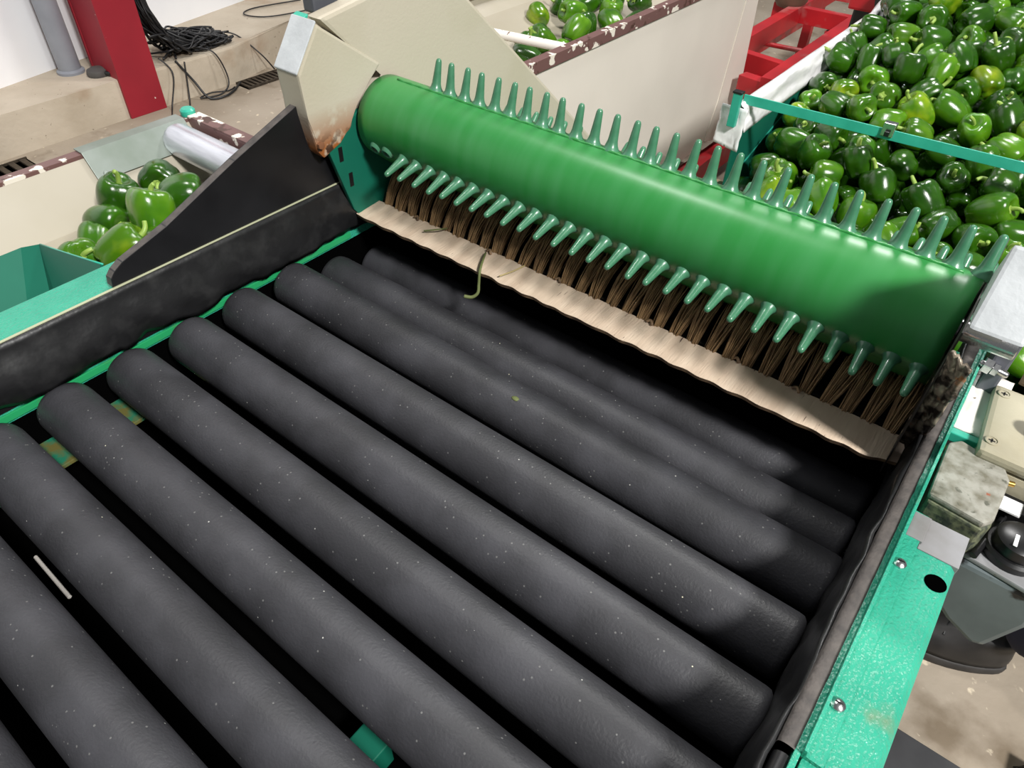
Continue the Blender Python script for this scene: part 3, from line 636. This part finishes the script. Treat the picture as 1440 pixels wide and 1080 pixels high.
# left channel: each one its own label
for x, y, z, sz, rot, k, ti, lab in (
    (-1.387, 0.539, 0.895, .043, (-.15, .25, .3), 0, 0, 'dark green bell pepper standing stem up against the cream channel wall'),
    (-1.405, 0.640, 0.893, .044, (1.3, .2, .9), 1, 0, 'dark green bell pepper lying on its side next to the zinc plate'),
    (-1.301, 0.623, 0.900, .045, (1.5, .3, 2.5), 2, 0, 'dark green bell pepper leaning below the white tube'),
    (-1.255, 0.535, 0.912, .047, (-.3, .25, 1.2), 3, 1, 'glossy bell pepper with upright stem, on top of the channel pile'),
    (-1.356, 0.490, 0.872, .042, (1.35, 0, 1.9), 4, 0, 'shaded bell pepper lying under the stem up one'),
    (-1.199, 0.442, 0.905, .043, (1.1, .2, 2.6), 5, 2, 'yellow streaked bell pepper nearest to the black side panel'),
    (-1.335, 0.450, 0.862, .036, (1.2, 0, 4.0), 6, 1, 'small bell pepper with a long drooping stem in the channel'),
    (-1.265, 0.382, 0.878, .041, (.5, .7, 1.0), 7, 1, 'bell pepper lying alone beside the teal chute edge'),
    (-1.250, 0.405, 0.858, .038, (1.2, .4, .2), 8, 0, 'bell pepper half hidden in the shade between the teal chute and the pile'),
    (-1.200, 0.510, 0.875, .042, (1.2, .5, 1.2), 0, 1, 'bell pepper mostly hidden behind the slanted black panel edge')):
    pepper((x, y, z), sz, rot, k, ti, lab, 'peppers in the cream channel')
# middle bin
rnd = random.Random(11)
mid = [((-1.656, 2.305), .82, 2, 'bell pepper farthest left of the pile in the cream bin'), ((-1.65, 2.46), .82, 0, None), ((-1.59, 2.54), .83, 0, None), ((-1.49, 2.54), .82, 1, None), ((-1.547, 2.369), .84, 1, 'pale green bell pepper in the middle of the cream bin pile'), ((-1.423, 2.205), .84, 1, None), ((-1.448, 2.303), .82, 0, None),
       ((-1.505, 2.033), .80, 0, None), ((-1.514, 2.14), .80, 1, None), ((-1.425, 1.925), .81, 0, 'bell pepper with curled stem in the near corner of the cream bin'), ((-1.50, 1.93), .77, 0, None), ((-1.40, 2.09), .80, 1, None), ((-1.457, 2.70), .83, 0, None), ((-1.40, 2.40), .82, 1, None), ((-1.36, 2.0), .78, 0, None),
       ((-1.58, 2.20), .78, 0, None), ((-1.34, 2.30), .80, 1, None), ((-1.36, 2.52), .80, 0, None), ((-1.55, 2.66), .81, 0, None), ((-1.62, 2.68), .80, 0, None), ((-1.35, 2.14), .79, 0, None)]
for (x, y), z, ti, lab in mid:
    pepper((x, y, z), rnd.uniform(.042, .05), (rnd.uniform(-1.4, 1.4), rnd.uniform(-1.4, 1.4), rnd.random()*6), rnd.randrange(9), ti, lab or '%s pepper in cream bin, %s, %s' % (tn[ti], 'near the pipe' if y < 2.1 else 'mid pile' if y < 2.35 else 'high on the pile', 'by the chipped rim' if x > -1.43 else 'in the middle' if x > -1.53 else 'on the far side'), 'peppers in the cream bin')
# heap in the teal hopper
def heap(x, y):
    z = .64+.27*(y-1.6) if y > 1.6 else .64-.5*(1.6-y)
    z -= .10*max(0, (-.42-x)/.25)**1.3; return z+.025*nz(x*5, y*5, 0)
rnd = random.Random(21); pts = []
tries = 0
while tries < 60000 and len(pts) < 279:
    tries += 1; x = rnd.uniform(-.635, .26); y = rnd.uniform(1.40, 3.25)
    if y > 2.9 and x < -.45: continue
    if y < 1.98 and x < -.60+(1.98-y)*.55: continue
    r = rnd.uniform(.042, .051); z = heap(x, y)+rnd.uniform(-.018, .014)
    if all((x-a)**2+(y-b2)**2+(z-c)**2 > ((r+d)*.92)**2 for a, b2, c, d in pts): pts.append((x, y, z, r))
for x, y, z, r in pts:
    ti = rnd.choices((0, 1, 2), (.52, .41, .07))[0]
    rot = (rnd.uniform(-1.7, 1.7), rnd.uniform(-1.7, 1.7), rnd.random()*6.28)
    d = Euler(rot).to_matrix() @ Vector((0, 0, 1)); cx, cu, cf = d.dot(rt), d.dot(up), d.dot(fw)
    pose = 'stem hidden behind' if cf > .45 else 'stem facing the viewer' if cf < -.75 else ('stem pointing right' if cx > 0 else 'stem pointing left') if abs(cx) > abs(cu) else ('stem up' if cu > 0 else 'stem down')
    dep = 'near the belt fingers' if y < 1.75 else 'before the cross bar' if y < 1.92 else 'behind the cross bar' if y < 2.2 else 'mid heap' if y < 2.55 else 'high in the heap' if y < 2.85 else 'far back'
    lat = 'by the liner' if x < -.45 else 'left of clamp' if x < -.25 else 'right of clamp' if x < -.05 else 'at right edge'
    pepper((x, y, z), r, rot, rnd.randrange(9), ti, '%s pepper, %s, %s, %s' % (tn[ti], pose, dep, lat), 'peppers heaped in the teal hopper')
dups = {}
for o in bpy.data.objects:
    if str(o.get('group')).startswith('peppers'): dups.setdefault(o['label'], []).append(o)
for lab, os_ in dups.items():
    if len(os_) > 2:
        os_.sort(key=lambda q: q.location.y)
        words = ['nearest', 'second nearest', 'third nearest', 'fourth nearest', 'fifth nearest', 'sixth nearest', 'seventh nearest'][:len(os_)-1]+['farthest']
        for q, wd in zip(os_, words): q['label'] = lab+', '+wd
    if len(os_) == 2:
        os_.sort(key=lambda q: q.scale[0]); os_[0]['label'] = lab+', smaller one'; os_[1]['label'] = lab+', larger one'
# the layer below, only glimpsed between them
bm = bmesh.new()
low = []
for _ in range(9000):
    x = rnd.uniform(-.64, .28); y = rnd.uniform(1.38, 3.28); z = heap(x, y)-.068
    if all((x-a)**2+(y-b2)**2 > .074**2 for a, b2 in low):
        low.append((x, y)); Mx = Matrix.Translation((x, y, z)) @ Euler((rnd.uniform(-2, 2), rnd.uniform(-2, 2), 0)).to_matrix().to_4x4() @ Matrix.Scale(.045, 4)
        n0 = len(bm.verts); bm.from_mesh(PM[rnd.randrange(9)][0][0]); bm.verts.ensure_lookup_table()
        bmesh.ops.transform(bm, matrix=Mx, verts=bm.verts[n0:])
for x, y in [(a+.037, b2+.03) for a, b2 in low if a < .22]:
    n0 = len(bm.verts); bm.from_mesh(PM[rnd.randrange(9)][0][0]); bm.verts.ensure_lookup_table()
    bmesh.ops.transform(bm, matrix=Matrix.Translation((x, y, heap(x, y)-.135)) @ Matrix.Scale(.052, 4), verts=bm.verts[n0:])
o = mk('pepper_heap_layer', bm, m_pep[0], None, True); tag(o, 'lower layer of green bell peppers glimpsed under the hopper heap', 'peppers', 'peppers heaped in the teal hopper', 'stuff')

# ------------------------------------------------------------------ teal hopper with liner
HP = thing('hopper', (-.2, 2.3, 0), 'teal sheet steel hopper holding the heap of peppers', 'hopper')
prism('side_wall', [(1.918, .85), (3.3, .85), (3.3, .3), (1.918, .3)], 'x', -.685, -.677, m_tealp, HP, .002)
prism('boot_wall', [(1.893, .60), (1.893, .3), (1.45, .3), (1.45, .52)], 'x', -.680, -.673, m_tealp, HP, .002)
prism('side_wall', [(1.55, .80), (1.90, .85), (3.3, .85), (3.3, .3), (1.5, .3)], 'x', .42, .428, m_tealp, HP, .002)
box('end_wall', -.677, .42, 3.3, 3.31, .3, .9, m_tealp, HP, .001)
prism('floor_sheet', [(1.38, .44), (3.3, .62), (3.3, .61), (1.38, .43)], 'x', -.677, .42, m_tealp, HP, 0)
prism('seam', [(1.82, .60), (2.35, .74), (2.35, .735), (1.82, .595)], 'x', -.6772, -.675, m_bar, HP, 0)
box('corner_post', -.702, -.679, 1.885, 1.902, .805, .895, m_bar, HP, .002)
box('post_cap', -.704, -.677, 1.883, 1.904, .895, .900, m_black, HP, .001)
for x in (-.66, .40):
    for y in (1.62, 3.2): box('leg', x-.025, x+.025, y-.025, y+.025, 0, .44, m_tealp, HP, .003)
CBm = thing('cross_bar', (-.13, 1.97, .87), 'teal flat bar spanning above the pepper heap', 'bar')
prism('bar', [(-.69, 1.938), (.43, 2.012), (.43, 2.016), (-.69, 1.942)], 'z', .853, .879, m_bar, CBm, .001)
c = prism('clamp', [(-.328, 1.956), (-.298, 1.958), (-.298, 1.980), (-.328, 1.978)], 'z', .862, .895, m_steel, CBm, .002)
box('clamp_bolt', -.318, -.306, 1.946, 1.956, .866, .878, m_black, CBm, .001)
def liner(u, v):
    y = 1.915+1.28*u; a = v
    if a < .3: x = -.672+.010*(1-a/.3); z = .785+.067*(a/.3)
    elif a < .5: k = (a-.3)/.2; x = -.672-.028*k; z = .853+.006*math.sin(k*math.pi)
    else: k = (a-.5)/.5; x = -.70-.035*k; z = .853-.09*k
    w = .006*nz(y*6, a*9, 0)+.003*nz(y*14, a*22, 3)
    if u > .9: z += .03*(u-.9)/.1
    return (x+w, y, z+w*.8)
o = grid('plastic_liner', liner, 90, 26, m_liner, None, .0015, 0)
grid('front_flap', lambda u, v: (-.735+.075*u+.004*nz(u*6, v*6, 1), 1.911-.010*v+.005*nz(u*9, v*4, 2), .852-.105*v-.012*u*v), 12, 12, m_liner, o, .0015, 0)
tag(o, 'white wrinkled plastic sheet draped over the left hopper rim', 'sheet')
def chute(u, v): return (-.60+.10*u+.05*math.sin(v*2.2), 2.93+.5*v, .88+.10*math.sin(v*1.6)+.01*u)
o = grid('curved_chute', chute, 6, 14, m_bin, None, .006, -1); tag(o, 'cream curved chute strip at the back corner of the hopper', 'chute')
DU = thing('drive_unit', (-.78, 3.3, 0), 'black chain drive unit with a red guard behind the white liner', 'machine part')
box('housing', -.82, -.62, 3.30, 3.55, .5, .86, m_black, DU, .01); box('red_guard', -.84, -.68, 3.28, 3.40, .80, .93, m_red, DU, .01)
lathe('sprocket', [(0, 0), (.06, 0), (.06, .02), (.03, .03), (0, .03)], m_dark, DU, 16, Matrix.Translation((-.68, 3.27, .86)) @ Matrix.Rotation(math.pi/2, 4, 'X'))
box('stand', -.80, -.70, 3.32, 3.5, 0, .5, m_black, DU, .004)

# ------------------------------------------------------------------ cream bin on red frame
CR = thing('cream_bin', (-1.5, 2.3, .2), 'large cream painted bin with a chipped brown rim', 'bin')
prism('side_wall', [(1.35, .9), (3.28, .9), (3.34, .15), (3.05, .22), (2.3, .17), (1.35, .17)], 'x', -1.227, -1.217, m_bin, CR, .003)
prism('corner_flange', [(3.18, .9), (3.285, .9), (3.345, .15), (3.03, .222), (3.1, .4)], 'x', -1.217, -1.212, m_bin, CR, .002)
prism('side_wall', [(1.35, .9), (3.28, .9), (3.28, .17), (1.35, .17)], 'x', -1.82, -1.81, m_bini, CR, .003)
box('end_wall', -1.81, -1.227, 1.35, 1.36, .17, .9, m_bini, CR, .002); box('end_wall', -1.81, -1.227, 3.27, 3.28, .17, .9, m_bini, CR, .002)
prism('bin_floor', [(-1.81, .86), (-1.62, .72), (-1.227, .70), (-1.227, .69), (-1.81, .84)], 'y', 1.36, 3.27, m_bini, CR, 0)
prism('rim', [(-1.236, .886), (-1.236, .912), (-1.206, .912), (-1.206, .878), (-1.212, .878), (-1.212, .904), (-1.230, .904), (-1.230, .886)], 'y', 1.34, 3.29, m_rim, CR, .001)
prism('rim', [(-1.83, .886), (-1.83, .912), (-1.80, .912), (-1.80, .886)], 'y', 1.34, 3.29, m_rim, CR, .001)
rod('cross_pipe', (-1.228, 1.885, .893), (-1.81, 1.80, .893), .014, m_pipew, CR, 16)
for x in (-1.78, -1.27):
    for y in (1.45, 2.6): box('leg', x-.025, x+.025, y-.025, y+.025, 0, .18, m_red, CR, .002)
RF = thing('red_frame', (-1.2, 3.4, 0), 'red steel trolley frame with cross beams behind the cream bin', 'frame')
def beam(a, b2, w, h, name='beam'):
    a, b2 = Vector(a), Vector(b2); d = (b2-a).normalized(); s = Vector((d.y, -d.x, 0))*w/2; bm = bmesh.new()
    vs = [bm.verts.new(p+q+Vector((0, 0, z))) for p in (a, b2) for q in (-s, s) for z in (-h/2, h/2)]
    bmesh.ops.convex_hull(bm, input=vs); bev(bm, .002); mk(name, bm, m_red, RF)
beam((-1.03, 3.14, .47), (-1.05, 5.4, .47), .07, .10)
beam((-1.36, 3.40, .47), (-1.38, 5.4, .47), .06, .09)
beam((-1.55, 3.40, .26), (-1.55, 5.4, .26), .06, .07)
beam((-1.34, 3.50, .45), (-1.06, 3.45, .45), .05, .09, 'cross_beam')
beam((-1.17, 3.20, .45), (-1.06, 3.18, .45), .06, .09, 'cross_beam')
beam((-1.5, 4.35, .47), (-1.08, 4.35, .47), .05, .08, 'cross_beam')
beam((-1.5, 4.95, .47), (-1.08, 4.95, .47), .05, .08, 'cross_beam')
beam((-1.20, 1.42, .11), (-1.20, 3.36, .11), .07, .10, 'base_beam')
rod('tie_rod', (-1.5, 3.95, .40), (-1.06, 4.0, .40), .012, m_red, RF, 10)
for x, y in ((-1.17, 3.46), (-1.04, 5.2), (-1.36, 4.6), (-1.16, 4.35)): box('upright', x-.025, x+.025, y-.025, y+.025, 0, .42, m_red, RF, .002)
o = lathe('caster_wheel', [(0, -.006), (.07, -.02), (.08, -.012), (.08, .012), (.07, .02), (0, .02)], m_black, None, 24, Matrix.Translation((-1.13, 2.72, .081)) @ Matrix.Rotation(math.pi/2, 4, 'Y')); tag(o, 'black caster wheel below the red beam', 'wheel')
o = lathe('belt_pulley', [(0, -.006), (.07, -.02), (.075, -.01), (.075, .01), (.07, .02), (0, .02)], mat('tan_pulley', (178, 158, 126), .5), None, 28, Matrix.Translation((-.74, 2.02, .50)) @ Matrix.Rotation(math.radians(75), 4, 'Y')); tag(o, 'tan pulley at the front corner of the teal hopper', 'pulley')
o = lathe('brown_motor', [(0, 0), (.07, 0), (.09, .03), (.09, .12), (.06, .16), (0, .16)], mat('brown_motor_paint', (96, 74, 60), .5), None, 20, Matrix.Translation((-1.42, 4.35, .5))); tag(o, 'brown rusty motor on the far end of the red frame', 'motor')

# ------------------------------------------------------------------ cream channel left of the machine
LC = thing('cream_channel', (-1.35, .4, .75), 'cream painted feed channel with a chipped rim left of the roller table', 'channel')
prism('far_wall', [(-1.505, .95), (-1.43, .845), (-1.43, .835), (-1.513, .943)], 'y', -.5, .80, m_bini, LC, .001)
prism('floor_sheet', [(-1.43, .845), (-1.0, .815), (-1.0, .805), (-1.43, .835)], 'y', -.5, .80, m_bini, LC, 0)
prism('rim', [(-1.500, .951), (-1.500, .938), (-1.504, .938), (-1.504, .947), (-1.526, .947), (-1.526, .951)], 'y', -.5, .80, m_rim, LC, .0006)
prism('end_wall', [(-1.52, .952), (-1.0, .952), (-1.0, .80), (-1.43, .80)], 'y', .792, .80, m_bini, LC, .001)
box('end_rim', -1.50, -1.0, .785, .815, .950, .956, m_rim, LC, .0008); box('end_rim_lip', -1.50, -1.0, .7845, .7905, .915, .951, m_rim, LC, .0006)
prism('zinc_plate', [(-1.530, .955), (-1.499, .955), (-1.4635, .905), (-1.4655, .9035), (-1.500, .9525), (-1.530, .9525)], 'y', .545, .775, m_plate, LC, .0005)
lathe('rivet', [(0, 0), (.006, 0), (.004, .002), (0, .0025)], m_plate, LC, 12, Matrix.Translation((-1.4695, .565, .9135)) @ Matrix.Rotation(math.radians(54), 4, 'Y'))
lathe('corner_cap', [(0, 0), (.016, 0), (.016, .012), (.012, .016), (0, .016)], m_bar, LC, 16, Matrix.Translation((-1.515, .797, .95)))
for x in (-1.4, -1.05):
    for y in (-.2, .6): box('leg', x-.02, x+.02, y-.02, y+.02, 0, .81, m_bini, LC, .002)
AT = thing('end_tube', (-1.3, .735, .925), 'white aluminium tube lying across the end of the cream channel', 'tube')
lathe('tube', [(0, -.012), (.020, -.010), (.030, 0), (.035, .012), (.0355, .025), (.0355, .46), (0, .46)], m_alu, AT, 32, Matrix.Translation((-1.485, .738, .925)) @ Matrix.Rotation(math.pi/2, 4, 'Y'))
# teal chute pocket on the outer side of the left rail
TC = thing('teal_chute', (-1.08, .2, .9), 'dark teal sheet metal chute pocket on the outer left rail', 'chute')
bm = bmesh.new()
TOPV = [bm.verts.new(p) for p in ((-1.212, -.4, .968), (-1.212, .298, .968), (-1.196, .321, .970), (-.967, .321, 1.029))]
BOTV = [bm.verts.new(p) for p in ((-1.06, -.4, .86), (-1.06, .20, .86), (-1.03, .235, .86), (-.967, .235, .90))]
for k in range(3): bm.faces.new((TOPV[k], TOPV[k+1], BOTV[k+1], BOTV[k]))
e = bm.verts.new((-.967, -.4, .90)); bm.faces.new((BOTV[0], BOTV[1], BOTV[2], BOTV[3], e))
o = mk('pocket', bm, m_tealp, TC); md = o.modifiers.new('solid', 'SOLIDIFY'); md.thickness = .003; md.offset = 1
tube('rim_edge', [(-1.196, .321, .971), (-1.08, .321, 1.0), (-.967, .321, 1.030)], .0016, m_bar, TC, 2, 6)
